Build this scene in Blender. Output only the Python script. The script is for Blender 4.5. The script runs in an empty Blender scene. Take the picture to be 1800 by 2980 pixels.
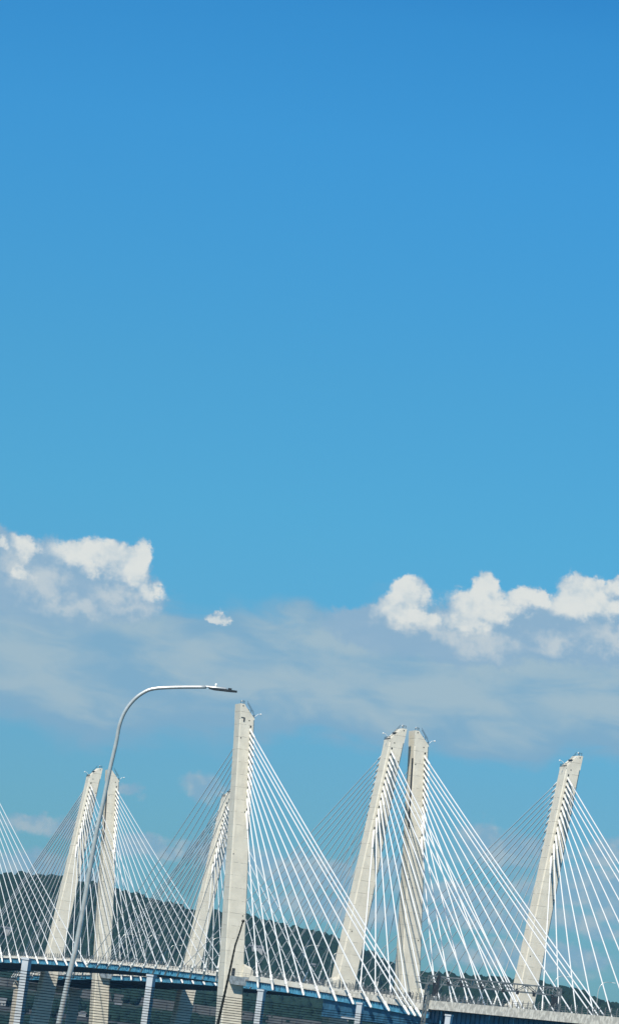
import bpy, math, random
import numpy as np
from mathutils import Vector, Matrix
R = math.radians
random.seed(7); rng = np.random.RandomState(7)
SC = bpy.context.scene
COL = SC.collection

# ------------------------------------------------------------------ camera
YAW, PITCH, ROLL, FPX = -0.26474, 0.13301, 0.13157, 11306.3
CAM = Vector((-1006.37, 264.49, 40.84))
_F = Vector((math.cos(PITCH)*math.cos(YAW), math.cos(PITCH)*math.sin(YAW), math.sin(PITCH)))
_R0 = Vector((math.sin(YAW), -math.cos(YAW), 0)); _U0 = _R0.cross(_F)
_R = _R0*math.cos(ROLL) + _U0*math.sin(ROLL); _U = -_R0*math.sin(ROLL) + _U0*math.cos(ROLL)
cd = bpy.data.cameras.new('camera'); cam = bpy.data.objects.new('camera', cd); COL.objects.link(cam)
cd.sensor_fit = 'HORIZONTAL'; cd.sensor_width = 36; cd.lens = FPX/1800*36
cd.clip_start = 0.3; cd.clip_end = 60000
cam.matrix_world = Matrix(((_R.x, _U.x, -_F.x, CAM.x), (_R.y, _U.y, -_F.y, CAM.y), (_R.z, _U.z, -_F.z, CAM.z), (0, 0, 0, 1)))
SC.camera = cam
def ray(x, y):
    """world direction seen at a pixel of the 1800 x 2980 photograph (only used to measure where things stand)"""
    return (_F + _R*((x-900)/FPX) - _U*((y-1490)/FPX))
def at(x, y, depth): return CAM + ray(x, y)*depth

# ------------------------------------------------------------------ light
SUN_AZ = Vector((-0.74, 0.67, 0)).normalized(); SUN_EL = R(47)
sd = bpy.data.lights.new('sun', 'SUN'); sun = bpy.data.objects.new('sun', sd); COL.objects.link(sun)
sd.energy = 4.2; sd.angle = R(0.7); sd.color = (1.0, 0.93, 0.80)
to_sun = SUN_AZ*math.cos(SUN_EL) + Vector((0, 0, math.sin(SUN_EL)))
sun.rotation_euler = to_sun.to_track_quat('Z', 'Y').to_euler()
SC.view_settings.view_transform = 'Standard'; SC.view_settings.look = 'None'
SC.view_settings.exposure = 0.45; SC.view_settings.gamma = 1.0

# ------------------------------------------------------------------ node helper
class NT:
    def __init__(s, tree): s.t = tree; s.N = tree.nodes; s.L = tree.links
    def new(s, k, **kw):
        n = s.N.new(k)
        for a, b in kw.items(): setattr(n, a, b)
        return n
    def put(s, sock, v):
        if isinstance(v, bpy.types.NodeSocket): s.L.new(v, sock)
        elif v is not None: sock.default_value = v
    def m(s, op, a, b=None, c=None, clamp=False):
        n = s.new('ShaderNodeMath', operation=op, use_clamp=clamp)
        s.put(n.inputs[0], a); s.put(n.inputs[1], b)
        if c is not None: s.put(n.inputs[2], c)
        return n.outputs[0]
    def v(s, op, a, b=None, scale=None):
        n = s.new('ShaderNodeVectorMath', operation=op)
        s.put(n.inputs[0], a); s.put(n.inputs[1], b)
        if scale is not None: s.put(n.inputs['Scale'], scale)
        return n.outputs['Value'] if op in ('LENGTH', 'DOT_PRODUCT') else n.outputs[0]
    def ss(s, x, lo, hi, a=0.0, b=1.0):
        n = s.new('ShaderNodeMapRange', interpolation_type='SMOOTHSTEP')
        s.put(n.inputs[0], x); n.inputs[1].default_value = lo; n.inputs[2].default_value = hi
        n.inputs[3].default_value = a; n.inputs[4].default_value = b
        return n.outputs[0]
    def mix(s, f, a, b, mode='MIX'):
        n = s.new('ShaderNodeMix', data_type='RGBA', blend_type=mode)
        s.put(n.inputs[0], f)
        s.put(n.inputs[6], a if isinstance(a, bpy.types.NodeSocket) else (*a, 1))
        s.put(n.inputs[7], b if isinstance(b, bpy.types.NodeSocket) else (*b, 1))
        return n.outputs[2]
    def noise(s, vec, scale, detail=4, rough=.55, col=False, dim='3D', dist=0):
        n = s.new('ShaderNodeTexNoise', noise_dimensions=dim)
        if vec is not None: s.L.new(vec, n.inputs['Vector'])
        n.inputs['Scale'].default_value = scale; n.inputs['Detail'].default_value = detail
        n.inputs['Roughness'].default_value = rough; n.inputs['Distortion'].default_value = dist
        return n.outputs['Color' if col else 'Fac']
    def ramp(s, x, stops, interp='LINEAR'):
        n = s.new('ShaderNodeValToRGB'); n.color_ramp.interpolation = interp
        while len(n.color_ramp.elements) < len(stops): n.color_ramp.elements.new(.5)
        for e, (p, c) in zip(n.color_ramp.elements, stops): e.position = p; e.color = (*c, 1)
        s.put(n.inputs[0], x); return n.outputs[0]
def lin(r, g, b):
    f = lambda c: ((c/255)/12.92 if c/255 <= .04045 else ((c/255+.055)/1.055)**2.4)
    return (f(r), f(g), f(b))

# ------------------------------------------------------------------ sky with clouds (all in world directions)
W = bpy.data.worlds.new('World'); SC.world = W; W.use_nodes = True
W.node_tree.nodes.clear(); w = NT(W.node_tree)
geo = w.new('ShaderNodeTexCoord').outputs['Generated']
HF = Vector((math.cos(YAW), math.sin(YAW), 0)); HR = Vector((math.sin(YAW), -math.cos(YAW), 0))
def ab(x, y):
    d = ray(x, y); k = d.dot(HF); return (d.dot(HR)/k*100, d.z/k*100)      # hundredths: right, up
df = w.m('MAXIMUM', w.v('DOT_PRODUCT', geo, tuple(HF)), .05)
A_ = w.m('MULTIPLY', w.m('DIVIDE', w.v('DOT_PRODUCT', geo, tuple(HR)), df), 100)
sep = w.new('ShaderNodeSeparateXYZ'); w.L.new(geo, sep.inputs[0]); Z_ = sep.outputs[2]
B_ = w.m('MULTIPLY', w.m('DIVIDE', Z_, df), 100)
cmb = w.new('ShaderNodeCombineXYZ'); w.L.new(A_, cmb.inputs[0]); w.L.new(B_, cmb.inputs[1]); P = cmb.outputs[0]
sky = w.new('ShaderNodeTexSky', sky_type='NISHITA'); sky.sun_disc = False
sky.sun_elevation = SUN_EL; sky.sun_rotation = math.atan2(SUN_AZ.x, SUN_AZ.y) % (2*math.pi)
sky.air_density = 1.0; sky.dust_density = 0.3; sky.ozone_density = 2.0
# deep blue aloft, cyan lower down: grade of the clear air
SKYG = w.ramp(w.m('DIVIDE', B_, 30, clamp=True),
    [(0.000, (0.224, 0.502, 0.764)), (0.100, (0.242, 0.549, 0.807)), (0.220, (0.263, 0.591, 0.849)), (0.443, (0.248, 0.749, 0.977)), (0.564, (0.246, 0.792, 1.035)), (0.776, (0.223, 0.865, 1.208)), (0.890, (0.193, 0.841, 1.217)), (0.930, (0.168, 0.790, 1.191))])
base = w.mix(1.0, sky.outputs[0], SKYG, 'MULTIPLY')
def blobs(pvec, lst):
    out = None
    for (x, y, rx, ry) in lst:
        a, b = ab(x, y); k = FPX/100
        mp = w.new('ShaderNodeMapping', vector_type='POINT')
        sx, sy = k/rx, k/ry
        mp.inputs['Location'].default_value = (-a*sx, -b*sy, 0); mp.inputs['Scale'].default_value = (sx, sy, 0)
        pv_ = pvec
        if out is not None:                     # evaluate one lump after the other (keeps the shader's working memory small)
            k2 = w.new('ShaderNodeVectorMath', operation='MULTIPLY_ADD'); w.L.new(out, k2.inputs[0]); k2.inputs[1].default_value = (1e-7, 1e-7, 1e-7); w.L.new(pvec, k2.inputs[2]); pv_ = k2.outputs[0]
        w.L.new(pv_, mp.inputs['Vector'])
        v_ = w.m('SUBTRACT', 1.0, w.v('LENGTH', mp.outputs[0]))
        if out is None: out = v_
        else:
            n = w.new('ShaderNodeMath', operation='SMOOTH_MAX'); w.put(n.inputs[0], out); w.put(n.inputs[1], v_); n.inputs[2].default_value = .25; out = n.outputs[0]
    return out
# distorted lookup for billowy outlines
n1 = w.v('SUBTRACT', w.noise(P, 1.1, 6, .62, col=True), (.5, .5, .5))
n2 = w.v('SUBTRACT', w.noise(P, .45, 3, .5, col=True), (.5, .5, .5))
n3 = w.v('SUBTRACT', w.noise(P, 3.6, 6, .65, col=True), (.5, .5, .5))
Pd = w.v('ADD', w.v('ADD', P, w.v('SCALE', n3, scale=.32)), w.v('ADD', w.v('SCALE', n1, scale=.70), w.v('SCALE', n2, scale=.45)))
Ps = w.v('ADD', P, w.v('SCALE', n2, scale=1.6))
def L(ox, oy, pts, s=1.653): return [(ox+x/s, oy+y/s, rx/s, ry/s) for x, y, rx, ry in pts]
# outlines of the heaped clouds (tops and the bodies they grow out of)
tops = L(0, 1500, [(120, 150, 66, 62), (350, 195, 78, 72), (440, 195, 95, 88), (560, 205, 115, 92), (655, 195, 72, 80), (640, 290, 110, 80), (722, 345, 48, 55), (20, 190, 110, 120), (-40, 110, 90, 90)]) + \
       L(900, 1500, [(480, 385, 115, 100), (420, 460, 130, 90), (845, 335, 78, 90), (790, 430, 130, 100), (880, 450, 120, 105), (1030, 410, 78, 75), (1090, 425, 65, 65), (1290, 370, 120, 105),
                     (1370, 355, 85, 90), (1310, 440, 190, 90), (1430, 430, 110, 90), (1500, 360, 90, 65)])
body = [(100, 1700, 330, 150), (300, 1720, 190, 110), (1250, 1850, 340, 82), (1600, 1835, 400, 100), (1180, 1815, 240, 45), (634, 1790, 38, 20)]
T0 = blobs(Pd, tops+body)
det = w.noise(P, 2.4, 7, .56)
wisp = w.noise(w.v('MULTIPLY', P, (.45, 1.3, 1)), 1.2, 8, .58, dist=.6)
Sd = w.m('ADD', T0, w.m('MULTIPLY', w.m('SUBTRACT', det, .5), .42))
cumA = w.ss(w.m('ADD', Sd, w.m('MULTIPLY', w.m('SUBTRACT', w.noise(P, 7.0, 5, .6), .5), .30)), -.06, .26)
# sunlit patches of those clouds
brt = L(0, 1500, [(120, 150, 90, 75), (400, 200, 170, 105), (560, 215, 180, 120), (650, 200, 105, 100), (640, 290, 115, 80), (722, 345, 70, 60), (450, 265, 70, 60), (105, 285, 60, 45), (-40, 130, 80, 60)]) + \
      L(900, 1500, [(480, 390, 150, 120), (440, 470, 140, 95), (560, 500, 130, 60), (845, 330, 110, 110), (800, 430, 160, 120), (880, 440, 120, 110), (770, 510, 190, 70),
                    (1030, 400, 105, 80), (1100, 420, 70, 60), (1290, 370, 160, 120), (1370, 360, 110, 110), (1300, 440, 210, 85), (1430, 440, 110, 75), (1500, 360, 110, 60)]) + [(638, 1790, 50, 24)]
B0 = blobs(w.v('ADD', Pd, w.v('SCALE', n1, scale=.5)), brt)
lit = w.m('SUBTRACT', w.noise(w.v('ADD', P, (.20, -.28, 0)), 1.1, 5, .55), w.noise(P, 1.1, 5, .55))
wt = w.ss(w.m('ADD', w.m('ADD', B0, w.m('MULTIPLY', w.m('SUBTRACT', det, .5), .60)), w.m('MULTIPLY', lit, 1.2)), -.14, .66)
dimb = blobs(w.v('ADD', Pd, w.v('SCALE', n1, scale=.5)), L(900, 1500, [(820, 600, 260, 90), (1440, 590, 200, 80), (1180, 600, 190, 70), (560, 560, 300, 60)]) + L(0, 1500, [(262, 415, 120, 50), (620, 445, 190, 75), (330, 450, 260, 60), (180, 310, 230, 110), (60, 250, 120, 80), (560, 400, 200, 60)]))
dt = w.ss(w.m('ADD', w.m('ADD', dimb, w.m('MULTIPLY', w.m('SUBTRACT', det, .5), 1.1)), w.m('MULTIPLY', lit, 1.3)), -.05, 1.0)
cum_c = w.mix(w.m('MULTIPLY', dt, .85), lin(142, 177, 203), lin(198, 209, 214))
cum_c = w.mix(wt, cum_c, w.mix(w.ss(w.m('ADD', lit, w.m('MULTIPLY', w.m('SUBTRACT', det, .5), .8)), -.30, .10), lin(200, 212, 217), lin(226, 229, 225)))
cum_c = w.mix(w.m('MULTIPLY', w.ss(wisp, .45, .75), .22), cum_c, lin(172, 194, 210))
# the broad soft bank under and between them
veil_l = [(60, 1850, 760, 260), (0, 1950, 900, 210), (550, 1960, 900, 200), (1150, 1980, 900, 215), (1650, 1960, 800, 230), (900, 2050, 1300, 120), (1500, 2090, 800, 110), (1150, 1840, 500, 75), (560, 1830, 420, 70), (-120, 1680, 340, 150)]
V0 = blobs(Ps, veil_l)
veil = w.ss(w.m('ADD', V0, w.m('MULTIPLY', w.m('SUBTRACT', wisp, .5), .55)), .0, .42)
pat_l = [(40, 1890, 260, 150), (560, 1895, 190, 80), (130, 2000, 320, 60), (820, 2000, 300, 80), (1250, 2000, 520, 110), (1550, 1920, 460, 110), (1700, 2060, 340, 80), (1060, 2080, 300, 50), (330, 1790, 190, 70), (980, 1850, 260, 60)]
PT = w.ss(w.m('ADD', blobs(Ps, pat_l), w.m('MULTIPLY', w.m('SUBTRACT', wisp, .5), 2.3)), -.35, .95)
veil_c = w.mix(PT, lin(132, 173, 200), lin(166, 189, 201))
# low small clouds behind the cables
low_l = [(595, 2290, 80, 48), (1400, 2440, 100, 55), (1460, 2480, 170, 70), (1580, 2490, 110, 40), (110, 2525, 220, 55), (240, 2560, 150, 45), (370, 2300, 70, 28), (440, 2470, 200, 40),
         (1650, 2600, 260, 55), (1380, 2680, 260, 45), (1700, 2700, 200, 45), (1760, 2570, 160, 60), (1150, 2520, 150, 35), (1480, 2800, 320, 40), (900, 2540, 300, 70), (120, 2400, 190, 40), (1000, 2650, 320, 60), (1750, 2480, 90, 50), (640, 2480, 160, 50), (1600, 2780, 260, 40), (1300, 2600, 260, 45), (1560, 2650, 160, 40), (1780, 2640, 120, 60)]
LW = w.ss(w.m('ADD', blobs(Pd, low_l), w.m('MULTIPLY', w.m('SUBTRACT', w.noise(w.v('MULTIPLY', P, (.6, 1.4, 1)), 1.8, 7, .6), .5), 1.0)), .0, .6)
low_c = w.mix(w.ss(w.m('ADD', lit, w.m('MULTIPLY', w.m('SUBTRACT', det, .5), .5)), -.15, .2), lin(138, 174, 198), lin(178, 192, 200))
CS = 10.46                                  # cloud radiance on the scale of the sky texture
def cs(c): return w.mix(1.0, c, (CS, CS, CS), 'MULTIPLY')
c1 = w.mix(w.m('MULTIPLY', LW, .74), base, cs(low_c))
c1 = w.mix(w.m('MULTIPLY', veil, .90), c1, cs(veil_c))
lowfade = w.ss(B_, ab(900, 2010)[1], ab(900, 1820)[1])
c1 = w.mix(w.m('MULTIPLY', w.m('MULTIPLY', cumA, lowfade), .97), c1, cs(cum_c))
front = w.ss(w.v('DOT_PRODUCT', geo, tuple(HF)), .5, .8)
c2 = w.mix(front, base, c1)
bg = w.new('ShaderNodeBackground'); w.L.new(c2, bg.inputs[0]); bg.inputs[1].default_value = 0.07
wo = w.new('ShaderNodeOutputWorld'); w.L.new(bg.outputs[0], wo.inputs[0])

# ------------------------------------------------------------------ materials
def mat(name):
    m_ = bpy.data.materials.new(name); m_.use_nodes = True; t = NT(m_.node_tree)
    return m_, t, m_.node_tree.nodes['Principled BSDF']
def simple(name, col, rough=.6, metal=0, var=.12, scale=1.5, spec=.5):
    m_, t, b = mat(name)
    tc = t.new('ShaderNodeTexCoord').outputs['Object']
    n = t.noise(tc, scale, 5, .6)
    c = t.mix(t.ss(n, .3, .7), tuple(x*(1-var) for x in col), tuple(min(1, x*(1+var)) for x in col))
    t.L.new(c, b.inputs['Base Color']); b.inputs['Roughness'].default_value = rough; b.inputs['Metallic'].default_value = metal
    b.inputs['Specular IOR Level'].default_value = spec
    return m_
def concrete(name, col, joint=3.35, stain=.40):
    m_, t, b = mat(name)
    tc = t.new('ShaderNodeTexCoord').outputs['Object']
    s = t.new('ShaderNodeSeparateXYZ'); t.L.new(tc, s.inputs[0])
    n = t.noise(tc, .35, 6, .65); n2 = t.noise(t.v('MULTIPLY', tc, (1.2, 1.2, .12)), 1.0, 5, .6); n3 = t.noise(tc, 3.0, 4, .6)
    c = t.mix(t.ss(n, .3, .72), tuple(x*.90 for x in col), tuple(x*1.06 for x in col))
    zz = t.m('DIVIDE', s.outputs[2], joint); lift = t.m('FLOOR', zz); fr = t.m('FRACT', zz)
    wn = t.new('ShaderNodeTexWhiteNoise', noise_dimensions='1D'); t.L.new(lift, wn.inputs['W'])
    c = t.mix(t.m('MULTIPLY', wn.outputs[0], .16), c, tuple(x*.72 for x in (col[0]*1.02, col[1], col[2]*.96)))
    jl = t.m('MULTIPLY', t.m('LESS_THAN', fr, .05), t.ss(t.noise(tc, .9, 2), .38, .6))
    c = t.mix(t.m('MULTIPLY', jl, .55), c, tuple(x*.35 for x in col))
    c = t.mix(t.m('MULTIPLY', t.ss(n2, .52, .78), stain), c, tuple(x*.55 for x in col))
    c = t.mix(t.m('MULTIPLY', t.ss(n3, .62, .8), .2), c, tuple(x*.6 for x in col))
    t.L.new(c, b.inputs['Base Color']); b.inputs['Roughness'].default_value = .85; b.inputs['Specular IOR Level'].default_value = .25
    bp = t.new('ShaderNodeBump'); bp.inputs['Strength'].default_value = .25; bp.inputs['Distance'].default_value = .05
    t.L.new(n3, bp.inputs['Height']); t.L.new(bp.outputs[0], b.inputs['Normal'])
    return m_
M = {}
M['concrete'] = concrete('pylon concrete', (.66, .62, .52))
M['barrier'] = concrete('barrier concrete', (.66, .63, .55), joint=50, stain=.35)
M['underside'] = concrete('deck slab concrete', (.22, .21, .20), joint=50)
M['pier'] = concrete('pier concrete', (.52, .48, .40), joint=2.4, stain=.5)
M['cable'] = simple('white cable sheath', (.68, .69, .68), .35, 0, .03, .3)
M['pipe'] = simple('white painted anchor pipe', (.80, .79, .74), .4, 0, .08, 1.2)
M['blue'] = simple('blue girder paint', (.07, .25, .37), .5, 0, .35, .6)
M['blue_shaded'] = simple('blue girder paint with painted shade', (.028, .10, .17), .55, 0, .4, .4)  # same girder blue, darkened to paint in the shade under the approach overhang
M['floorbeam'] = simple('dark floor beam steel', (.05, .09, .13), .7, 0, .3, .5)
M['rail'] = simple('grey galvanised railing', (.17, .18, .18), .5, .3, .2, .5)
M['dark'] = simple('dark steel', (.035, .04, .045), .5, .3, .3, 2)
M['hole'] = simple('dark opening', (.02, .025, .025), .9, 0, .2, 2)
M['platform'] = simple('grey platform steel', (.27, .31, .33), .6, .2, .35, .9)
M['white'] = simple('white enamel', (.75, .75, .72), .4, 0, .08, 2)
M['galv'] = simple('lamp pole galvanised steel', (.60, .61, .58), .32, .45, .12, 3)
M['galv2'] = simple('gantry galvanised steel', (.20, .22, .22), .5, .5, .3, 1)
M['lampblack'] = simple('lamp head dark casing', (.03, .035, .04), .4, .2, .2, 6)
M['post'] = simple('pale grey painted post', (.42, .46, .49), .5, .0, .12, 4)
M['slat'] = simple('dark weathered slat', (.020, .024, .030), .7, 0, .3, 8)
M['rubber'] = simple('black antenna rubber', (.012, .014, .013), .45, 0, .2, 80)
M['asphalt'] = simple('asphalt', (.05, .05, .052), .9, 0, .25, 2)
M['housewall'] = simple('pale house wall', (.30, .31, .31), .8, 0, .1, .2)
M['roof'] = simple('grey house roof', (.11, .12, .13), .8, 0, .2, .3)
M['window'] = simple('dark window glass', (.03, .04, .05), .15, 0, .1, 1)
m_, t, b = mat('river water'); b.inputs['Base Color'].default_value = (.02, .05, .06, 1); b.inputs['Roughness'].default_value = .12
tc = t.new('ShaderNodeTexCoord').outputs['Object']; nz = t.noise(tc, .25, 6, .65)
bp = t.new('ShaderNodeBump'); bp.inputs['Strength'].default_value = .8; bp.inputs['Distance'].default_value = .5; t.L.new(nz, bp.inputs['Height']); t.L.new(bp.outputs[0], b.inputs['Normal'])
M['water'] = m_
m_, t, b = mat('woodland foliage')
tc = t.new('ShaderNodeTexCoord').outputs['Object']
vc = t.new('ShaderNodeVertexColor'); vc.layer_name = 'tone'
n = t.noise(tc, .6, 4, .7)
c = t.mix(vc.outputs[0], (.009, .025, .021), (.016, .036, .027))
c = t.mix(t.ss(n, .35, .65), c, (.012, .030, .023))
t.L.new(c, b.inputs['Base Color']); b.inputs['Roughness'].default_value = .9; b.inputs['Specular IOR Level'].default_value = .1
bp = t.new('ShaderNodeBump'); bp.inputs['Strength'].default_value = 1; bp.inputs['Distance'].default_value = .3
t.L.new(t.noise(tc, .9, 5, .75), bp.inputs['Height']); t.L.new(bp.outputs[0], b.inputs['Normal'])
M['wood'] = m_
M['hill'] = simple('hillside ground', (.012, .028, .020), .95, 0, .3, .05)
M['leaf'] = M['wood']

# ------------------------------------------------------------------ mesh helper
class MB:
    def __init__(s): s.v = []; s.f = []
    def quadgrid(s, rings, closed=True, caps=True):
        o = len(s.v); n = len(rings[0])
        for r in rings: s.v += [tuple(p) for p in r]
        for i in range(len(rings)-1):
            for j in range(n if closed else n-1):
                k = (j+1) % n; s.f.append((o+i*n+j, o+i*n+k, o+(i+1)*n+k, o+(i+1)*n+j))
        if caps and closed:
            s.f.append(tuple(o+j for j in reversed(range(n)))); e = o+(len(rings)-1)*n; s.f.append(tuple(e+j for j in range(n)))
        return s
    def tube(s, pts, rad, n=8):
        pts = [Vector(p) for p in pts]
        if not hasattr(rad, '__len__'): rad = [rad]*len(pts)
        rings = []; ref = None
        for i, p in enumerate(pts):
            d = (pts[min(i+1, len(pts)-1)]-pts[max(i-1, 0)]).normalized()
            if ref is None: ref = Vector((0, 0, 1)) if abs(d.z) < .9 else Vector((1, 0, 0))
            x = d.cross(ref).normalized(); y = d.cross(x); ref = -x.cross(d) if False else ref
            rings.append([p + (x*math.cos(2*math.pi*k/n) + y*math.sin(2*math.pi*k/n))*rad[i] for k in range(n)])
        return s.quadgrid(rings)
    def box(s, c, sz, ax=None):
        c = Vector(c); X, Y, Z = ax if ax else (Vector((1, 0, 0)), Vector((0, 1, 0)), Vector((0, 0, 1)))
        if X.cross(Y).dot(Z) < 0: Y = -Y
        a, b_, h = sz[0]/2, sz[1]/2, sz[2]/2
        lo = [c + X*i*a + Y*j*b_ - Z*h for i, j in ((-1, -1), (1, -1), (1, 1), (-1, 1))]
        return s.quadgrid([lo, [p + Z*2*h for p in lo]])
    def bar(s, p, q, wd, hd=None):
        p, q = Vector(p), Vector(q); d = (q-p); L_ = d.length; d.normalize()
        x = d.cross(Vector((0, 0, 1)));
        if x.length < .01: x = Vector((1, 0, 0))
        x.normalize(); y = x.cross(d)
        return s.box((p+q)/2, (wd, hd or wd, L_), (x, y, d))
    def build(s, name, m_, parent=None, smooth=False):
        me = bpy.data.meshes.new(name); org = parent_world(parent)
        me.from_pydata([(x-org.x, y-org.y, z-org.z) for x, y, z in s.v], [], s.f); me.materials.append(m_)
        if smooth: me.polygons.foreach_set('use_smooth', [True]*len(me.polygons))
        me.update(); o = bpy.data.objects.new(name, me); COL.objects.link(o)
        if parent: o.parent = parent
        return o
def parent_world(p):
    v = Vector((0, 0, 0))
    while p: v += p.location; p = p.parent
    return v
def tag(o, label=None, cat=None, group=None, kind=None):
    for k, v_ in (('label', label), ('category', cat), ('group', group), ('kind', kind)):
        if v_: o[k] = v_
    return o
def empty(name, loc, **kw):
    o = bpy.data.objects.new(name, None); COL.objects.link(o); o.location = loc; return tag(o, **kw)
def copy_tree(o, parent=None):
    c = o.copy(); COL.objects.link(c); c.parent = parent
    for ch in list(o.children): copy_tree(ch, c)
    return c

# ------------------------------------------------------------------ setting: water
mb = MB(); mb.quadgrid([[(-6000, -9000, 0), (-6000, 9000, 0)], [(9000, -9000, 0), (9000, 9000, 0)]], closed=False)
tag(mb.build('water', M['water']), kind='structure')

# ------------------------------------------------------------------ the twin bridge
LEAN = math.tan(.0906)
UT = {'near': 0.0, 'far': 366.0}
ANCH = [0, 1.67, 3.25, 4.85, 6.55, 8.25, 9.98, 11.85, 13.95, 16.15, 18.6, 22.0]     # below the top anchor (z 120)
def zb(u):                                       # underside of the edge barrier
    if u < -165: return 50.35
    return 54.5 - 4.2e-5*(u-170)**2
def stations(u0, u1, st=8.0):
    n = max(1, int(round((u1-u0)/st))); return [u0+(u1-u0)*i/n for i in range(n+1)]
def strip(mbd, us, prof):
    """extrude a closed profile [(v, dz)] along the deck line"""
    mbd.quadgrid([[(u, v_, zb_s(u)+dz) for v_, dz in prof] for u in us])
zb_s = zb
def build_span(nm, label, vL, vR, extras):
    """vL, vR: v of the topmost cable anchors of the left and right pylons (y is to the left seen from the road)"""
    root = empty(nm, (183, (vL+vR)/2, 0), label=label, cat='bridge')
    dl, dr = vL-6.2, vR+6.2                      # cable planes at deck level
    gl, gr = dl-1.3, dr+1.3                      # girder faces
    us = stations(-163, 529)
    # deck slab
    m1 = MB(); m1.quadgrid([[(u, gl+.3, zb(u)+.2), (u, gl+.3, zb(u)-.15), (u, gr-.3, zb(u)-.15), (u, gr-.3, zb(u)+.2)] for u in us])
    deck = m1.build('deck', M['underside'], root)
    mfb = MB()
    for u in np.arange(-161, 528, 4.88):
        z = zb(u)-.16
        mfb.box((u, (gl+gr)/2, z-.75), (.25, abs(gl-gr)-1.2, 1.3)); mfb.box((u, (gl+gr)/2, z-1.44), (.7, abs(gl-gr)-1.2, .08))
    for vv in (gl-6, gl-13, gl-20):
        for i in range(len(us)-1): mfb.box(((us[i]+us[i+1])/2, vv, zb(us[i])-.95), (7.9, .25, .9))
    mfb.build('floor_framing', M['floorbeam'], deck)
    for sgn, g in ((1, gl), (-1, gr)):
        mg = MB()
        strip(mg, us, [(g, -.05), (g, -1.55), (g-sgn*.12, -1.55), (g-sgn*.12, -.05)] if sgn > 0 else [(g, -1.55), (g, -.05), (g+.12, -.05), (g+.12, -1.55)])
        strip(mg, us, [(g+sgn*.28, -1.553), (g+sgn*.28, -1.63), (g-sgn*.45, -1.63), (g-sgn*.45, -1.553)])
        for u in np.arange(-160, 526, 2.44): mg.box((u, g+sgn*.13, zb(u)-.8), (.06, .24, 1.44))
        mg.build('edge_girder', M['blue'], deck)
        # barrier: tall solid fascia on the side spans, a low kerb in the main span
        so = g+sgn*.45; si = g-sgn*.05
        for a, b_, h in ((-163, -3, 1.35), (8, 363, .55), (375, 529, 1.35)):
            ms = MB()
            for k in range(int((b_-a)/4.9)):
                u0 = a+k*4.9; u1 = u0+4.86
                ms.quadgrid([[(u, so, zb(u)), (u, si, zb(u)), (u, si, zb(u)+h), (u, so-sgn*.12, zb(u)+h)] for u in (u0, u1)])
            ms.build('barrier', M['barrier'], deck)
        # fence of thin posts and rails on the barrier
        vv = (so+si)/2
        for a, b_, h in ((-162, -4, 1.35), (9, 362, .55), (376, 528, 1.35)):
            mr = MB()
            for u in np.arange(a, b_, 3.3):
                z = zb(u)+h; mr.bar((u, vv, z), (u, vv, z+1.35+.25*random.random()), .19, .19)
                mr.bar((u, vv, z+1.3), (u+.4, vv-sgn*.25, z+1.75), .10)
            s_ = stations(a, b_-3, 10)
            for q in (.35, .75, 1.15): mr.tube([(u, vv, zb(u)+h+q) for u in s_], .035, 4)
            mr.build('railing', M['rail'], deck)
    # inner concrete traffic barriers
    for vv in (gl-3.9, gr+2.2):
        mi = MB(); mi.quadgrid([[(u, vv+.25, zb(u)+.2), (u, vv-.25, zb(u)+.2), (u, vv-.12, zb(u)+1.3), (u, vv+.12, zb(u)+1.3)] for u in us])
        mi.build('traffic_barrier', M['barrier'], deck)
    # approach deck towards the viewer
    ua = stations(-560, -163.6, 9)
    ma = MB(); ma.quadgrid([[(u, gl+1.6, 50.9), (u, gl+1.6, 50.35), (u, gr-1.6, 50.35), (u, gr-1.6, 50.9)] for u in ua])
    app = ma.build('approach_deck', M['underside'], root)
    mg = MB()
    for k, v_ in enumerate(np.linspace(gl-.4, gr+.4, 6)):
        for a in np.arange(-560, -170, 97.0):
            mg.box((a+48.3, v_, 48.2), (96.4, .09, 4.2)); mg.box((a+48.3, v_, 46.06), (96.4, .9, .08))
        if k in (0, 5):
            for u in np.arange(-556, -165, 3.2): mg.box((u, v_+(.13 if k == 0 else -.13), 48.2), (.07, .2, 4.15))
    mg.build('girder', M['blue_shaded'], app)
    for sgn, g in ((1, gl), (-1, gr)):
        ms = MB()
        for u in np.arange(-560, -166, 4.0):
            ms.quadgrid([[(x, g+sgn*1.9, 50.3), (x, g+sgn*1.45, 50.3), (x, g+sgn*1.45, 52.25), (x, g+sgn*1.75, 52.25)] for x in (u, u+3.96)])
        ms.build('parapet', M['barrier'], app)
        mr = MB(); vv = g+sgn*1.6
        for u in np.arange(-560, -165, 3.3):
            mr.bar((u, vv, 52.2), (u, vv, 53.6), .19, .19); mr.bar((u, vv, 53.5), (u+.4, vv-sgn*.25, 53.95), .10)
        for q in (.4, .8, 1.2): mr.tube([(-560, vv, 52.2+q), (-166, vv, 52.2+q)], .035, 4)
        mr.build('railing', M['rail'], app)
    for u in (-172.5, -206, -222, -262, -310):
        md = MB(); md.tube([(u, gl+.35, 50.2), (u, gl+.35, 46.2)], .16, 8); md.build('drain_pipe', M['blue'], app)
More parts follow.
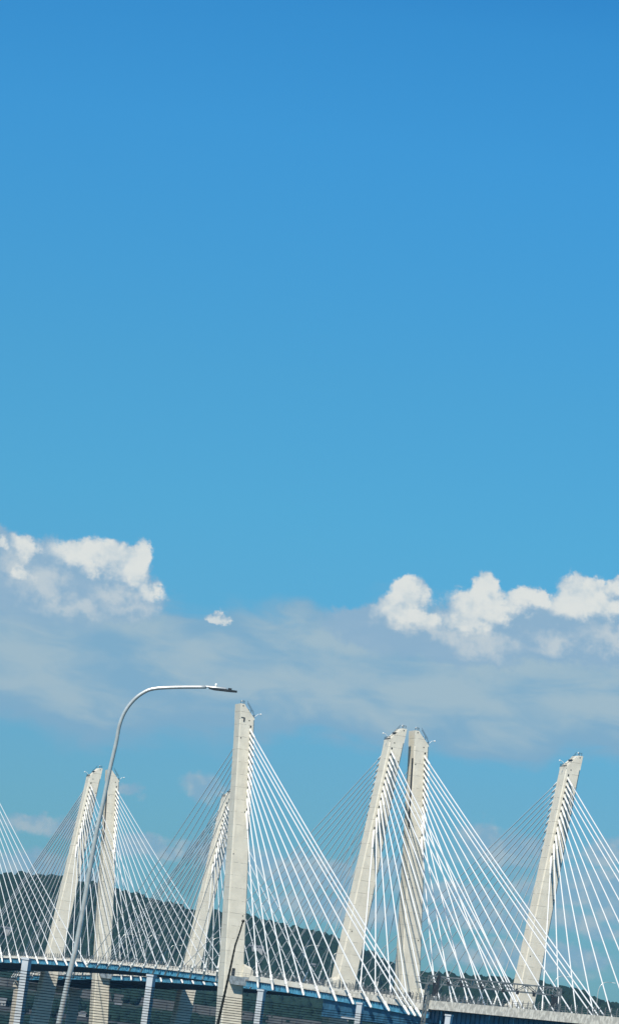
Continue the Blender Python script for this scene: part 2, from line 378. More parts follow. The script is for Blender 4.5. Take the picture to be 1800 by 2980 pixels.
    # piers
    for u in (-164, -262, -359, -456, 530):
        z1 = (46.0 if u < 0 else zb(u)-1.75) if u != -164 else 46.0
        mp = MB(); mp.box((u, (gl+gr)/2, z1-1.3), (4.2, abs(gl-gr)+1.0, 2.6))
        mp.quadgrid([[(u-1.7, y, z1-2.6), (u+1.7, y, z1-2.6), (u+1.7, y-(gl-gr)*.14, z1-2.6), (u-1.7, y-(gl-gr)*.14, z1-2.6)] for y in (gl,)][:1] +
                    [[(u-1.7, gl, 3), (u+1.7, gl, 3), (u+1.7, gl-(gl-gr)*.14, 3), (u-1.7, gl-(gl-gr)*.14, 3)]])
        for y in (gl-.2, gl-(gl-gr)*.86):
            pass
        mp.quadgrid([[(u-1.7, gr+(gl-gr)*.14, z), (u+1.7, gr+(gl-gr)*.14, z), (u+1.7, gr, z), (u-1.7, gr, z)] for z in (z1-2.6, 3)])
        mp.box((u, (gl+gr)/2, 1.5), (9, abs(gl-gr)+6, 4))
        mp.build('pier', M['pier'], root)
    # pylons and their cables
    for end in ('near', 'far'):
        u0 = UT[end]; sl = (-1 if end == 'near' else 1)
        for vT, out in ((vL, 1), (vR, -1)):
            pylon(root, u0, vT, out, extras)
            vD = (dl if out > 0 else dr)
            va = lambda k: vT - out*LEAN*ANCH[k]
            for k in range(12):
                z = 120-ANCH[k]-.55; i = 11-k
                # cables on the side facing the viewer leave the front face (u0), the others the back face
                side_t = [20+14.6*j for j in range(9)]+[152.3, 157, 161.6]
                main_t = [23.6+14.6*j for j in range(12)]
                fr = -(side_t[i]) if end == 'near' else -main_t[i]
                bk = (main_t[i]) if end == 'near' else 5.6+side_t[i]
                cable(root, Vector((u0, va(k), z)), u0+fr, vD, out, .175 if end == 'near' else .125)
                cable(root, Vector((u0+5.6, va(k), z)), u0+bk, vD, out, .175 if end == 'far' else .105)
    return root
PIPE = None
def cable(root, top, ut, vD, out, rad):
    tip = Vector((ut, vD+out*.15, zb(ut)-1.55)); d = tip-top; L_ = d.length; n = 14; pts = []
    for i in range(n+1):
        s = i/n; p = top+d*s; p.z -= 4*s*(1-s)*L_*.0042; pts.append(p)
    mb_ = MB(); mb_.tube(pts, rad, 8)
    o = mb_.build('stay_cable', M['cable'], root, True)
    e = (pts[1]-pts[0]).normalized(); q = pts[0]-e*.5
    ms = MB(); ms.tube([q, q+e*.01, q+e*5.2, q+e*5.9], [.16, .29, .27, .17], 10); ms.build('upper_sleeve', M['pipe'], o, True)
    e = (pts[-1]-pts[-2]).normalized(); q = pts[-1]
    ms = MB(); ms.tube([q-e*7.2, q-e*7.1, q-e*4.6, q-e*4.5, q-e*3.9, q-e*3.8, q-e*3.3, q-e*3.25, q-e*2.9, q-e*2.88, q-e*.6, q, q+e*.08],
                       [.17, .22, .22, .38, .42, .30, .30, .40, .40, .30, .30, .24, .12], 10)
    ms.build('anchor_pipe', M['pipe'], o, True)
def pylon(root, u0, vT, out, extras):
    key = ('near' if u0 < 10 else 'far', round(vT))
    # v at height z of the anchor line, faces: inner edge 1.0 m towards the deck
    def sec(z, wd=None):
        c = vT - out*LEAN*(120-z)
        f = min(max((120-z)/68, 0), 1.6)
        inner = c - out*(1.0+.15*f); w_ = 4.1+1.35*f; dp = 5.6+.9*f
        return inner, inner+out*w_, u0-.45*f, u0+5.6+.45*f
    rings = []
    ch = .28
    def ring(z, zi=None, zo=None):
        i, o, a, b_ = sec(z)
        s = out
        pts = [(a, i+s*ch), (a+ch, i), (b_-ch, i), (b_, i+s*ch), (b_, o-s*ch), (b_-ch, o), (a+ch, o), (a, o-s*ch)]
        return [Vector((x, y, z)) for x, y in (pts if s > 0 else pts)]
    zs = [3, 20, 40, 46, 60, 75, 90, 105, 118, 122.2]
    rings = [ring(z) for z in zs]
    mp = MB(); mp.quadgrid(rings, caps=False)
    # slanted crown: low at the deck side, high tip at the outer side
    i, o, a, b_ = sec(122.2)
    base_r = rings[-1]; top = []
    for p in base_r:
        t_ = (p.y-i)/(o-i); h = 0.2 + 3.75*min(1, max(0, t_)/.70)
        top.append(Vector((p.x, p.y+out*LEAN*h, 122.2+h)))
    # add split rings so that the slope breaks cleanly
    iy = lambda t_: i+(o-i)*t_
    prof = [(.0, 122.4), (.70, 126.15), (1.0, 126.15)]
    mp2 = MB()
    lo = [(tt, 122.2) for tt, _ in prof]
    P2 = []
    for x in (a, b_):
        P2.append([(x, iy(0), 122.2), (x, iy(1), 122.2), (x, iy(1)+out*LEAN*3.9, 126.15), (x, iy(.70)+out*LEAN*3.9, 126.15), (x, iy(.62)+out*LEAN*3.6, 125.6), (x, iy(.0), 122.6)])
    mp.quadgrid(P2)
    # base and cross strut block
    mp.box((u0+2.8, vT-out*LEAN*118+out*1.0, 2), (16, 14, 5))
    py = mp.build('pylon', M['concrete'], root)
    # dark recesses above each cable, front and back
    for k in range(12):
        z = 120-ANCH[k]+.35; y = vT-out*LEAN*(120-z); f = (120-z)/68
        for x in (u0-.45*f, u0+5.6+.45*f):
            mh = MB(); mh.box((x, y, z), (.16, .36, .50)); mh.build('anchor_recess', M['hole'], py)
    # crown fittings: service platform, railing, small domes
    mc = MB(); yi = iy(.02)
    for q in range(7):
        x = a+.3+q*.85; mc.bar((x, yi, 122.5), (x, yi, 123.55), .09)
    mc.bar((a+.2, yi, 123.5), (b_-.2, yi, 123.5), .09); mc.bar((a+.2, yi, 123.0), (b_-.2, yi, 123.0), .07)
    mc.box((a+2.6, iy(.14), 122.95), (2.2, .6, .35)); mc.box((a+2.4, iy(.45), 124.75), (2.4, .7, .35))
    mc.bar((a+.2, iy(.05), 123.6), (a+.2, iy(.6), 126.5), .09); mc.bar((a+.25, iy(.3), 123.9), (a+.25, iy(.3), 125.0), .09)
    mc.bar((a+.2, iy(.1), 124.3), (a+.2, iy(.62), 127.0), .07)
    for tt in (.72, .8, .95): mc.bar((a+.6, iy(tt)+out*.3, 126.1), (a+.6, iy(tt)+out*.3, 127.0), .10)
    mc.bar((a+.6, iy(.70)+out*.3, 126.95), (a+.6, iy(.96)+out*.3, 126.95), .09)
    mc.build('crown_railing', M['dark'], py)
    mw = MB(); mw.tube([(a+1.0, iy(.0)-out*.2, 123.2), (a+1.0, iy(0)-out*1.0, 124.0), (a+1.0, iy(0)-out*1.7, 124.2)], .06, 6); mw.build('beacon_arm', M['white'], py)
    for c in ((a+1.0, iy(0)-out*1.8, 124.1), (a+2.0, iy(.82)+out*.3, 127.0)):
        r_ = .24; mw = MB(); mw.tube([Vector(c)+Vector((0, 0, r_*math.sin(q))) for q in (-1.4, -.8, 0, .8, 1.4)], [r_*math.cos(q) for q in (-1.4, -.8, 0, .8, 1.4)], 8)
        mw.build('beacon', M['white'], py, True)
    # concrete plinth housing on the deck beside the pylon foot
    mb_ = MB(); i5, o5, a5, b5 = sec(55); zz = zb(u0)
    mb_.quadgrid([[(a5-1.0, i5-out*2.3, zz-.1), (a5+3.4, i5-out*2.3, zz-.1), (a5+3.4, i5+out*.4, zz-.1), (a5-1.0, i5+out*.4, zz-.1)],
                  [(a5-.9, i5-out*2.2, zz+2.6), (a5+3.3, i5-out*2.2, zz+2.6), (a5+3.3, i5+out*.4, zz+3.6), (a5-.9, i5+out*.4, zz+3.6)],
                  [(a5-.6, i5-out*1.5, zz+3.5), (a5+3.0, i5-out*1.5, zz+3.5), (a5+3.0, i5+out*.4, zz+4.1), (a5-.6, i5+out*.4, zz+4.1)]])
    mb_.build('foot_housing', M['concrete'], py)
    if out > 0:
        # inspection platform with door, on the face towards the viewer
        i5, o5, a5, b5 = sec(52.5); ys = sorted((i5-1.0, o5-1.2))
        mp_ = MB(); mp_.quadgrid([[(x, ys[0]+.9, 51.7), (x, ys[1]-.5, 51.7), (x, ys[1], 52.7), (x, ys[1], 53.9), (x, ys[0], 53.9), (x, ys[0], 52.3)] for x in (a5-1.7, a5-.01)])
        mp_.build('inspection_platform', M['platform'], py)
        mp_ = MB()
        for y in np.linspace(ys[0]+.05, ys[1]-.05, 6): mp_.bar((a5-1.65, y, 53.9), (a5-1.65, y, 55.0), .05)
        mp_.bar((a5-1.65, ys[0], 55.0), (a5-1.65, ys[1], 55.0), .06); mp_.bar((a5-1.65, ys[0], 54.45), (a5-1.65, ys[1], 54.45), .05)
        mp_.build('platform_railing', M['rail'], py)
        md = MB(); md.box((a5-.02, ys[1]-1.0, 54.95), (.12, .85, 2.0)); md.build('door', M['dark'], py)
        # ladder cage on the outer face under the crown
        if vT < -20:
            ml = MB()
            q = [Vector((u0+.5, sec(z)[1]+out*.22, z)) for z in (118.6, 110, 100)]
            for s_ in (-.3, .3): ml.tube([p+Vector((s_, 0, 0)) for p in q], .10, 5)
            for j in range(60):
                z = 100.2+j*.31; ml.box((u0+.5, sec(z)[1]+out*.22, z), (.6, .3, .12))
            ml.build('ladder', M['dark'], py)
        else:
            ml = MB(); i6, o6, a6, b6 = sec(121.4); ml.box((a6-.05, o6-1.15, 122.0), (.2, .32, 1.1)); ml.box((a6-.05, o6-.7, 122.5), (.2, .9, .15)); ml.build('wall_bracket', M['dark'], py)
    # small round ports along the faces
    mh = MB()
    for z, tt in ((121.9, .35), (125.6, .8), (117, .86), (97.5, .35), (86, .9), (70, .2)):
        mh = MB(); i6, o6, a6, b6 = sec(z); mh.box((a6-.01, i6+(o6-i6)*tt, z), (.08, .28, .28)); mh.build('port', M['hole'], py)
span1 = build_span('cable_stayed_bridge', 'nearer half of the twin cable bridge, carrying the tallest pale pylon under the lamp head', 0.0, -39.88, 1)
span2 = build_span('cable_stayed_bridge', 'farther half of the twin cable bridge behind the nearer one, carrying the rightmost pylon', -49.46, -90.98, 2)

# ------------------------------------------------------------------ sign gantry over the near approach
def gantry():
    u = -166.5; y0, y1 = -5.2, -36.2; zt0, zt1 = 57.7, 56.0
    g = empty('sign_gantry', (u, y0, 51), label='long grey steel truss gantry spanning the near bridge deck in front of the cables', cat='gantry')
    m1 = MB()
    n = 12; hs = 1.0
    P_ = lambda k, x, z: Vector((u+x, y0+(y1-y0)*k/n, z+1.2*k/n))
    for x in (-hs, hs):
        for z in (zt0, zt1): m1.bar(P_(0, x, z), P_(n, x, z), .34)
        for k in range(n):
            a, b_ = ((zt0, zt1) if k % 2 else (zt1, zt0)); m1.bar(P_(k, x, a), P_(k+1, x, b_), .17)
            m1.bar(P_(k, x, zt0), P_(k, x, zt1), .15)
        m1.bar(P_(n, x, zt0), P_(n, x, zt1), .3)
    for k in range(n+1):
        for z in (zt0, zt1): m1.bar(P_(k, -hs, z), P_(k, hs, z), .13)
        if k < n: m1.bar(P_(k, -hs, zt0), P_(k+1, hs, zt0), .1); m1.bar(P_(k, -hs, zt1), P_(k+1, hs, zt1), .1)
    m1.build('truss', M['galv2'], g)
    for y in (y0+.2, y1-.2):
        m1 = MB()
        for x in (-hs, hs): m1.bar((u+x, y, 50.9 if y < -20 else 46.0), (u+x, y, zt1 if y > -20 else zt0+1.2), .36)
        z0 = 50.9 if y < -20 else 46
        zz = np.arange(z0, zt1-1, 1.6)
        for j, z in enumerate(zz): m1.bar((u+(-hs if j % 2 else hs), y, z), (u+(hs if j % 2 else -hs), y, z+1.6), .14); m1.bar((u-hs, y, z), (u+hs, y, z), .12)
        m1.build('leg', M['galv2'], g)
    m1 = MB(); m1.box((u-1.6, y0+1.6, zt1-.1), (1.2, 3.8, .25))
    for k in range(5): m1.bar((u-2.1, y0+3.3-k*.85, zt1), (u-2.1, y0+3.3-k*.85, zt1+1.2), .06)
    m1.bar((u-2.1, y0+3.3, zt1+1.2), (u-2.1, y0-.1, zt1+1.2), .07); m1.bar((u-2.1, y0+3.3, zt1+.6), (u-2.1, y0-.1, zt1+.6), .06)
    m1.build('service_platform', M['galv2'], g)
    for y, z, h, x in ((-6.5, 54.6, 2.6, -1.5), (-34.8, 55.6, 2.3, -1.5)):
        m1 = MB(); m1.box((u+x, y, z), (.7, 1.2, h)); m1.box((u+x-.1, y+.5, z+h/2+.25), (.5, .6, .4)); m1.build('equipment_box', M['dark'], g)
    for y in (-7.0, -9.4, -12.5, -17.5, -22.5, -26, -30):
        m1 = MB(); m1.box((u-1.2, y, zt1+.6+(.5 if y > -8 else 0)), (.6, .55, .8 if y < -8 else 2.6)); m1.box((u-1.2, y+.3, zt1+1.3), (.4, .4, .3)); m1.build('lane_signal', M['dark'], g)
gantry()

# slanting service poles on the approach fence
# ------------------------------------------------------------------ street lamps standing on the decks
def deck_lamp():
    l = empty('street_lamp', (0, 0, 0), label='thin grey curved street lamp standing on the bridge deck among the cables', cat='street lamp', group='street lamps along the bridge decks')
    m1 = MB(); pts = [(0, 0, 0), (0, 0, 9.2), (0, -.25, 10.4), (0, -.9, 11.3), (0, -1.8, 11.7), (0, -3.2, 11.8)]
    m1.tube(pts, [.13, .10, .09, .08, .07, .06], 8); m1.build('pole', M['galv'], l, True)
    m1 = MB(); m1.box((0, -3.6, 11.78), (.35, .9, .12)); m1.build('lamp_head', M['white'], l)
    return l
LAMPS = [(-93, -61, 'curved street lamp on the bridge deck just right of the rightmost pylon'),
         (-125, -61, 'curved street lamp on the bridge deck near the right edge, past the rightmost pylon'),
         (30, -31.5, 'thin curved street lamp on the near deck left of the middle leaning pylon'),
         (103, -61, 'thin curved street lamp on the farther deck just left of the middle leaning pylon'),
         (132, -31.5, 'thin curved street lamp on the near deck just left of the tallest pylon'),
         (213, -31.5, 'small curved street lamp standing right of the distant pylon pair among the cables'),
         (301, -61, 'small curved street lamp on the farther deck midway between distant pylon pair and tallest pylon'),
         (250, -31.5, 'small curved street lamp on the deck in the gap between the distant pylon pair')]
lp = deck_lamp()
for i_, (u, v_, lb) in enumerate(LAMPS):
    o = lp if i_ == 0 else copy_tree(lp)
    o.location = (u, v_, zb(u)+.2); o['label'] = lb

# ------------------------------------------------------------------ far shore: hills, woods, houses
def ridge(pts, dist):
    """ridge height over lateral position, measured from the photo's skyline"""
    X, Z = [], []
    for x, y in pts:
        d = ray(x, y); k = dist/d.dot(HF); X.append(d.dot(HR)*k); Z.append(CAM.z+d.z*k)
    return X, Z
def hill(pts, dist, ext_l, ext_r, foot, wood_rng, spacing, name_lbl):
    X, Z = ridge(pts, dist)
    XX = [X[0]-1600, X[0]-500]+X+[X[-1]+300, X[-1]+1500]; ZZ = [ext_l[0], ext_l[1]]+Z+[ext_r[0], ext_r[1]]
    def h(x, t):
        r_ = np.interp(x, XX, ZZ)-8.0
        s = np.clip((t-foot)/(dist-foot), 0, 1); s2 = np.clip((t-dist)/900, 0, 1)
        prof = .12*s+.88*(s*s*(3-2*s))
        return 1+(r_-1)*prof*(1-.6*s2*s2) + 3*np.sin(x*.013+t*.011)*s*(1-s)
    xs = np.arange(XX[0], XX[-1], 22.0); ts = np.concatenate([np.arange(foot, dist+60, 22.0), np.arange(dist+60, dist+900, 90)])
    def wp(x, t, z): return (CAM.x+HF.x*t+HR.x*x, CAM.y+HF.y*t+HR.y*x, z)
    mb_ = MB(); mb_.quadgrid([[wp(x, t, float(h(x, t)) if t > foot else -2) for x in xs] for t in ts], closed=False)
    tag(mb_.build('hill', M['hill'], None, True), kind='structure')
    return h, wp
H1 = [(-60, 2556), (0, 2553), (60, 2549), (180, 2560), (260, 2577), (350, 2598), (460, 2627), (560, 2658), (700, 2668), (850, 2705), (1000, 2742), (1060, 2775), (1130, 2805), (1190, 2850), (1300, 2960)]
H2 = [(1000, 3000), (1130, 2880), (1190, 2835), (1250, 2838), (1350, 2848), (1450, 2856), (1500, 2857), (1570, 2866), (1600, 2874), (1650, 2886), (1690, 2891), (1730, 2916), (1780, 2930), (1860, 2950)]
h1, wp1 = hill(H1, 3700, (90, 130), (30, 10), 2950, None, None, '')
h2, wp2 = hill(H2, 3300, (5, 5), (90, 60), 2900, None, None, '')
# crowns: unit icosphere-like lumps instanced by hand into one mesh
def ico():
    t_ = (1+5**.5)/2
    v = [(-1, t_, 0), (1, t_, 0), (-1, -t_, 0), (1, -t_, 0), (0, -1, t_), (0, 1, t_), (0, -1, -t_), (0, 1, -t_), (t_, 0, -1), (t_, 0, 1), (-t_, 0, -1), (-t_, 0, 1)]
    f = [(0, 11, 5), (0, 5, 1), (0, 1, 7), (0, 7, 10), (0, 10, 11), (1, 5, 9), (5, 11, 4), (11, 10, 2), (10, 7, 6), (7, 1, 8), (3, 9, 4), (3, 4, 2), (3, 2, 6), (3, 6, 8), (3, 8, 9), (4, 9, 5), (2, 4, 11), (6, 2, 10), (8, 6, 7), (9, 8, 1)]
    v = [Vector(p).normalized() for p in v]; nf = []; mid = {}
    def md(a, b_):
        k = (min(a, b_), max(a, b_))
        if k not in mid: mid[k] = len(v); v.append(((v[a]+v[b_])/2).normalized())
        return mid[k]
    for a, b_, c in f:
        x, y, z = md(a, b_), md(b_, c), md(c, a); nf += [(a, x, z), (b_, y, x), (c, z, y), (x, y, z)]
    return np.array([tuple(p) for p in v]), np.array(nf)
IV, IF = ico()
def woods(name, label, centers, radii, tones, m_):
    n = len(centers); nv = len(IV)
    rr = rng.rand(n, nv, 1)*.42+.80
    V = IV[None]*rr*radii[:, None, :]+centers[:, None, :]
    F_ = (IF[None]+(np.arange(n)*nv)[:, None, None]).reshape(-1, 3)
    me = bpy.data.meshes.new(name); me.vertices.add(n*nv); me.vertices.foreach_set('co', V.reshape(-1).astype(np.float32))
    me.loops.add(F_.size); me.loops.foreach_set('vertex_index', F_.reshape(-1).astype(np.int32))
    me.polygons.add(len(F_)); me.polygons.foreach_set('loop_start', np.arange(0, F_.size, 3, dtype=np.int32)); me.polygons.foreach_set('loop_total', np.full(len(F_), 3, np.int32))
    me.update(calc_edges=True); me.materials.append(m_)
    ca = me.color_attributes.new('tone', 'FLOAT_COLOR', 'POINT')
    tv = np.repeat(tones, nv)+rng.randn(n*nv)*.12; c4 = np.stack([tv, tv, tv, np.ones_like(tv)], 1).clip(0, 1)
    ca.data.foreach_set('color', c4.reshape(-1).astype(np.float32))
    o = bpy.data.objects.new(name, me); COL.objects.link(o); tag(o, label, 'woods', None, 'stuff'); return o
def scatter(h, wp, x0, x1, t0, t1, sp, clear=(), skip=None):
    C_, R_, T_ = [], [], []
    for x in np.arange(x0, x1, sp):
        for t_ in np.arange(t0, t1, sp):
            xx = x+rng.uniform(-.5, .5)*sp; tt = t_+rng.uniform(-.5, .5)*sp
            if any(abs(xx-cx) < cw and -ct*2.2 < tt-cy < ct for cx, cy, cw, ct in clear): continue
            if skip and skip(xx, tt): continue
            r_ = sp*rng.uniform(.70, 1.0); hz = r_*rng.uniform(.75, 1.25)
            z = float(h(xx, tt)); 
            if z < 1.5: continue
            for q in range(1):
                ox, ot, oz = rng.randn(3)*r_*.35; sc = 1 if q == 0 else .6
                C_.append(wp(xx+ox*(q), tt+ot*q, z+hz*.5+abs(oz)*q)); R_.append((r_*sc, r_*sc, hz*sc)); T_.append(rng.beta(1.6, 1.6))
    return np.array(C_), np.array(R_), np.array(T_)
def ground_at(x, y, h, dist_rng):
    """where the line of sight through a photo point meets a hillside"""
    d = ray(x, y); d = d/d.dot(HF)
    for t_ in np.arange(*dist_rng, 6.0):
        px = d.dot(HR)*t_; z = CAM.z+d.z*t_
        if z <= float(h(px, t_))+2: return px, t_
    return None
houses = [(18, 2724, 10, 5, 'long pale building on the wooded hillside above the left end of the deck'),
          (742, 2778, 13, 6, 'broad pale grey building with a low roof on the hillside right of the tallest pylon'),
          (6, 2925, 6, 3.2, 'small white house on the dark slope under the deck at the left edge'),
          (238, 2966, 6, 3.2, 'small white house on the dark slope between lamp pole and pale pylon leg'),
          (342, 2938, 5, 3.2, 'small white house on the dark slope just right of the pale pylon leg'),
          (113, 2702, 5, 3.2, 'little white house high on the wooded hill left of the distant pylons'),
          (905, 2824, 6, 3.2, 'small white house on the hillside left of the leaning middle pylon'),
          (835, 2745, 5, 3, 'little pale house high on the hillside among the near cables')]
clear = []; HP = []
for x, y, wd, hg, lb in houses:
    g = ground_at(x, y, h1, (2960, 3700))
    if g: HP.append((g, wd, hg, lb)); clear.append((g[0], g[1], wd*.62, 9))
def contour(zf):
    xs = np.arange(-460, 330, 12.0); out = []
    for x in xs:
        t_ = 2960.0
        while float(h1(x, t_)) < zf(x)+.8 and t_ < 3690: t_ += 3
        out.append(t_)
    k_ = np.ones(5)/5; o2 = np.convolve(np.pad(out, 2, mode='edge'), k_, 'valid')
    return xs, o2
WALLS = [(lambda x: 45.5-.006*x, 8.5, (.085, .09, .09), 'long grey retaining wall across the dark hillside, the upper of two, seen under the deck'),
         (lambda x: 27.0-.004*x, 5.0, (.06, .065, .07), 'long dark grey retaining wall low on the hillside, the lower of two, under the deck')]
CT = [contour(wl[0]) for wl in WALLS]
def skip_w(x, t_):
    for (xs, tt) in CT:
        q = np.interp(x, xs, tt)
        if -42 < t_-q < 4 and x < 320: return True
    return False
for (zf, hg, cl, lb), (xs, tt) in zip(WALLS, CT):
    m1 = MB()
    for i in range(len(xs)-1):
        a, b_ = xs[i], xs[i+1]-.25
        ta, tb = tt[i], tt[i]+(tt[i+1]-tt[i])*.98
        m1.quadgrid([[wp1(x, t0, z0+zf(x)) for t0, z0 in ((t_, -2.5), (t_+1.2, -2.5), (t_+1.2, hg), (t_, hg))] for x, t_ in ((a, ta), (b_, tb))])
        m1.box(wp1(a, ta-.3, zf(a)+hg*.45), (1.0, 1.2, hg*.95), (HR, -HF, Vector((0, 0, 1))))
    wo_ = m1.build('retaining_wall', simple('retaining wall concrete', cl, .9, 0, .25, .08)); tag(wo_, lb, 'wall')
C_, R_, T_ = scatter(h1, wp1, -350, 350, 2955, 3740, 7.0, clear, skip_w)
woods('woods', 'dark green woods covering the long hill behind the left part of the bridge', C_, R_, T_, M['wood'])
C_, R_, T_ = scatter(h2, wp2, 60, 380, 2905, 3340, 7.0)
woods('woods', 'dark green woods on the low hill behind the right part of the bridge', C_, R_, T_, M['wood'])
C1, R1, T1 = scatter(h1, wp1, -1500, -352, 2960, 3800, 20); C2, R2, T2 = scatter(h2, wp2, 382, 1500, 2910, 3400, 20)
woods('woods', 'dark woods on the shore hills continuing beyond both sides of the photograph', np.vstack([C1, C2]), np.vstack([R1, R2]), np.hstack([T1, T2]), M['wood'])
for (px, t_), wd, hg, lb in HP:
    z = float(h1(px, t_)); base = Vector(wp1(px, t_, z-1)); r_ = empty('house', base, label=lb, cat='house')
    X_, Y_ = HR, HF; Zv = Vector((0, 0, 1))
    m1 = MB(); m1.box(base+Zv*(hg*.5+1.5), (wd, 7, hg+3), (X_, Y_, Zv)); m1.build('wall', M['housewall'], r_)
    m1 = MB(); zt = hg+3.02
    m1.quadgrid([[base+X_*(s*(wd/2+.5))-Y_*4+Zv*zt, base+X_*(s*(wd/2+.5))+Zv*(zt+1.8), base+X_*(s*(wd/2+.5))+Y_*4+Zv*zt] for s in (-1, 1)]); m1.build('roof', M['roof'], r_)
    for k in range(max(2, int(wd/4))):
        for lv in range(max(1, int(hg/3.2))):
            m1 = MB(); m1.box(base+X_*(-wd/2+wd*(k+.5)/max(2, int(wd/4)))-Y_*3.52+Zv*(2.6+lv*2.8), (1.1, .06, 1.2), (X_, Y_, Zv)); m1.build('window', M['window'], r_)

# ------------------------------------------------------------------ the viewer's own road, lamp, fence, antenna
ZR = 39.15
D0 = 42.6
POSTS = [(79, 2793), (441, 2836), (759, 2885), (1040, 2927), (1306, 2957)]
PT_ = []
for k, (x, y) in enumerate(POSTS): PT_.append(at(x, y, D0*(1+.0639*k)))
fd = (PT_[4]-PT_[0]); fd.z = 0; step = fd/4; fdn = fd.normalized(); fn = Vector((fdn.y, -fdn.x, 0))
if fn.dot(CAM-PT_[0]) < 0: fn = -fn
fz = float(np.mean([p.z for p in PT_])); sl = (PT_[4].z-PT_[0].z)/4
# road deck carrying the fence and the lamp
lamp_px = [(150, 3075), (178, 2948), (193.5, 2875), (210.5, 2802), (224, 2744), (250, 2600), (279, 2432), (300, 2337), (319, 2243), (337.5, 2163.7), (347.6, 2111), (363.7, 2071), (387.9, 2038.7), (416, 2016.5), (448, 2004.5), (513, 2000.5), (600, 2000)]
LD = 150.0
m1 = MB()
c0 = CAM.copy(); a_ = HF
q = [c0-a_*40-HR*9, c0-a_*40+HR*5, c0+a_*214+HR*5, c0+a_*214-HR*16]
m1.quadgrid([[Vector((p.x, p.y, z)) for p in q] for z in (ZR-.6, ZR)])
rd = tag(m1.build('road', M['asphalt']), kind='structure')
m1 = MB()
for k in range(6):
    p = c0+a_*(-20+k*44)-HR*4; m1.box((p.x, p.y, (ZR-.6)/2), (2.2, 2.2, ZR-.62), (HF, HR, Vector((0, 0, 1))))
tag(m1.build('viaduct_columns', M['pier']), kind='structure')
# fence
fr = empty('slatted_fence', (PT_[0].x, PT_[0].y, ZR), label='roadside fence of pale posts with dark thin horizontal slats below the bridge', cat='fence')
for k in range(-1, 7):
    p = PT_[0]+step*k; zt = fz+ (k-2)*sl
    m1 = MB(); m1.box((p.x, p.y, (zt+ZR)/2), (.078, .078, zt-ZR), (fdn, fn, Vector((0, 0, 1)))); o = m1.build('post', M['post'], fr)
    m1 = MB(); m1.box((p.x, p.y, zt+.006), (.096, .096, .022), (fdn, fn, Vector((0, 0, 1)))); m1.build('cap', M['post'], o)
    if k in (1, 3):
        hgt = .052 if k == 1 else .20
        m1 = MB(); qq = p-HR*.13; m1.box((p.x-HR.x*.11, p.y-HR.y*.11, zt-hgt), (.24, .03, .025), (HR, HF, Vector((0, 0, 1))))
        if k == 3: m1.build('bracket', M['post'], o)
for k in range(-1, 6):
    m1 = MB(); a0 = PT_[0]+step*k+fn*.055; b0 = a0+step
    za = fz+(k-2)*sl-.13; zb2 = za+sl; nW = int((za-ZR)/.031)
    for j in range(nW):
        z = -j*.031; m1.bar((a0.x, a0.y, za+z), (b0.x, b0.y, zb2+z), .0075, .0075)
    m1.build('slat_panel', M['slat'], fr)
# lamp
L0 = at(*lamp_px[0], LD); lm = empty('street_lamp', (L0.x, L0.y, ZR), label='tall curved steel street lamp leaning in front of the bridge at left', cat='street lamp')
pts = [at(x, y, LD) for x, y in lamp_px]; e = (pts[1]-pts[0]).normalized(); s_ = (ZR-pts[0].z)/e.z; pts = [pts[0]+e*s_]+pts
fine = []
for i in range(len(pts)-1):
    p0, p1, p2, p3 = pts[max(i-1, 0)], pts[i], pts[i+1], pts[min(i+2, len(pts)-1)]
    for q in range(4):
        t_ = q/4; fine.append(.5*((2*p1)+(p2-p0)*t_+(2*p0-5*p1+4*p2-p3)*t_*t_+(3*p1-p0-3*p2+p3)*t_**3))
fine.append(pts[-1]); n = len(fine)
cum_l = [0]
for i in range(1, n): cum_l.append(cum_l[-1]+(fine[i]-fine[i-1]).length)
tot = cum_l[-1]
m1 = MB(); m1.tube(fine, [.120-.058*(c/tot) for c in cum_l], 16); m1.build('pole', M['galv'], lm, True)
m1 = MB(); b0 = fine[0]; m1.box((b0.x, b0.y, ZR+.06), (.5, .5, .12)); m1.build('base_plate', M['galv'], lm)
# head: neck, flat casing, driver housing, photocell
ends = [at(600, 2000, LD), at(690, 2011, LD)]; hd = (ends[1]-ends[0]); hl = hd.length; hd.normalize(); up = Vector((0, 0, 1)); sd_ = hd.cross(up).normalized(); up2 = sd_.cross(hd)
p = ends[0]
m1 = MB(); prof = [(-.05, .06, .05), (0, .09, .055), (.12, .11, .06), (.30, .17, .065), (hl*.62, .17, .06), (hl*.66, .16, .035)]
m1.quadgrid([[p+hd*s+sd_*w_*a+up2*(h_*b_+.015) for a, b_ in ((-1, -.3), (-.7, .6), (0, 1), (.7, .6), (1, -.3))] for s, w_, h_ in prof]); m1.build('housing', M['galv'], lm, True)
m1 = MB(); m1.quadgrid([[p+hd*s+sd_*a*w_+up2*b_ for a, b_ in ((-1, -.005), (1, -.005), (1, -.075*k_), (-1, -.075*k_))] for s, w_, k_ in ((.10, .10, .7), (.32, .18, 1.0), (hl*.8, .18, .95), (hl, .15, .8))]); m1.build('lamp_panel', M['lampblack'], lm)
m1 = MB(); m1.quadgrid([[p+hd*s+sd_*a*.13+up2*b_ for a, b_ in ((-1, 0), (1, 0), (1, .06), (-1, .06))] for s in (hl*.70, hl*.82)]); m1.build('latch', M['lampblack'], lm)
c = at(628.6, 1993, LD)
m1 = MB(); m1.tube([c+Vector((0, 0, z)) for z in (-.09, -.05, -.03, 0, .03, .055)], [.02, .035, .045, .05, .04, .01], 12); m1.build('photocell', M['white'], lm, True)
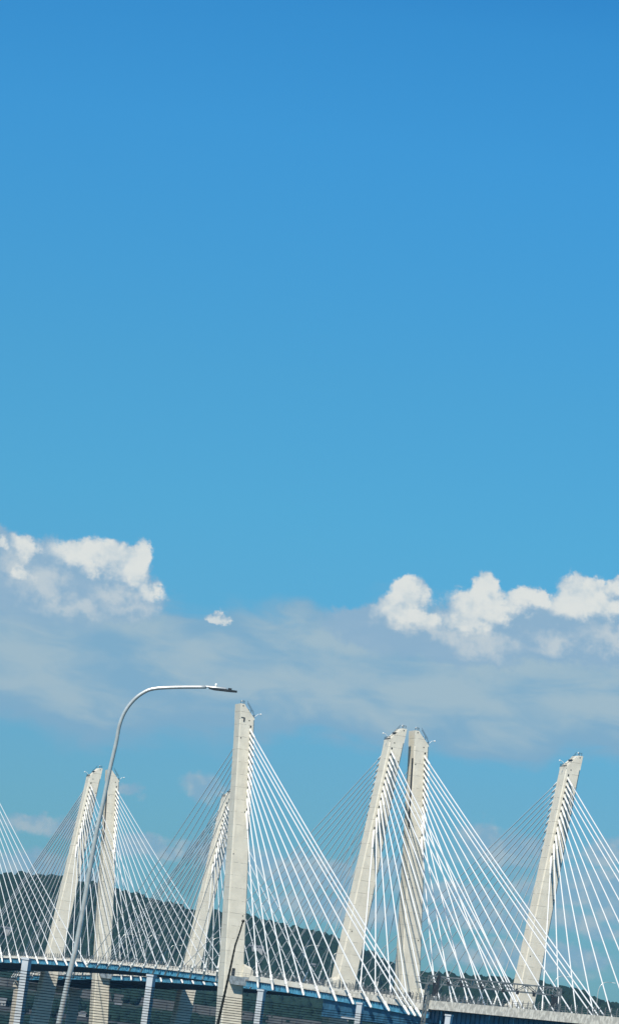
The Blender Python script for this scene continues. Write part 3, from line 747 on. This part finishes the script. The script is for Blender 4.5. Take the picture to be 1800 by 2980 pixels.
# antenna
an_px = [(707, 2681.6), (698, 2712), (684, 2752.7), (669, 2824), (652, 2900), (636, 2970)]
AD = 5.0; ap = [at(x, y, AD) for x, y in an_px]; e = (ap[-1]-ap[-3]).normalized(); s_ = (ZR+.12-ap[-1].z)/e.z; foot = ap[-1]+e*s_
an = empty('whip_antenna', (foot.x, foot.y, ZR), label='thin black whip antenna with a ball tip in front of the tallest pylon', cat='antenna')
pp = ap+[ap[-1]+e*s_*.5, foot]; rr = [.0009, .0010, .0011, .0013, .0015, .0017, .0026, .0034]
fine = []; fr_ = []
for i in range(len(pp)-1):
    for q in range(14): fine.append(pp[i].lerp(pp[i+1], q/14)); fr_.append((rr[i]*(1-q/14)+rr[i+1]*q/14)*(1.22 if q % 3 == 0 else 1))
m1 = MB(); m1.tube(fine+[pp[-1]], fr_+[rr[-1]], 8); m1.build('mast', M['rubber'], an, True)
c = ap[0]; m1 = MB(); m1.tube([c+Vector((0, 0, .0021*math.sin(q))) for q in (-1.4, -.9, -.4, 0, .4, .9, 1.4)], [.0021*math.cos(q) for q in (-1.4, -.9, -.4, 0, .4, .9, 1.4)], 12); m1.build('ball_tip', M['rubber'], an, True)
m1 = MB(); m1.tube([(foot.x, foot.y, ZR), (foot.x, foot.y, ZR+.05), (foot.x, foot.y, ZR+.13)], [.06, .045, .012], 16); m1.build('mount', M['rubber'], an, True)

# ------------------------------------------------------------------ air
HAZE = 0.000035
mb_ = MB(); 
cc = CAM+HF*2050; X_, Y_ = HF, HR
mb_.box((cc.x, cc.y, 99), (5400, 3600, 202), (X_, Y_, Vector((0, 0, 1))))
m_ = bpy.data.materials.new('haze'); m_.use_nodes = True; t = NT(m_.node_tree); m_.node_tree.nodes.clear()
pv = t.new('ShaderNodeVolumePrincipled'); pv.inputs['Color'].default_value = (.30, .66, 1.0, 1); pv.inputs['Density'].default_value = HAZE; pv.inputs['Anisotropy'].default_value = .2
ou = t.new('ShaderNodeOutputMaterial'); t.L.new(pv.outputs[0], ou.inputs['Volume'])
hz = mb_.build('haze', m_); tag(hz, kind='stuff'); hz['label'] = 'thin bluish haze in the air over the river'; hz['category'] = 'haze'
SC.cycles.volume_bounces = 0; SC.cycles.max_bounces = 6; SC.cycles.diffuse_bounces = 3
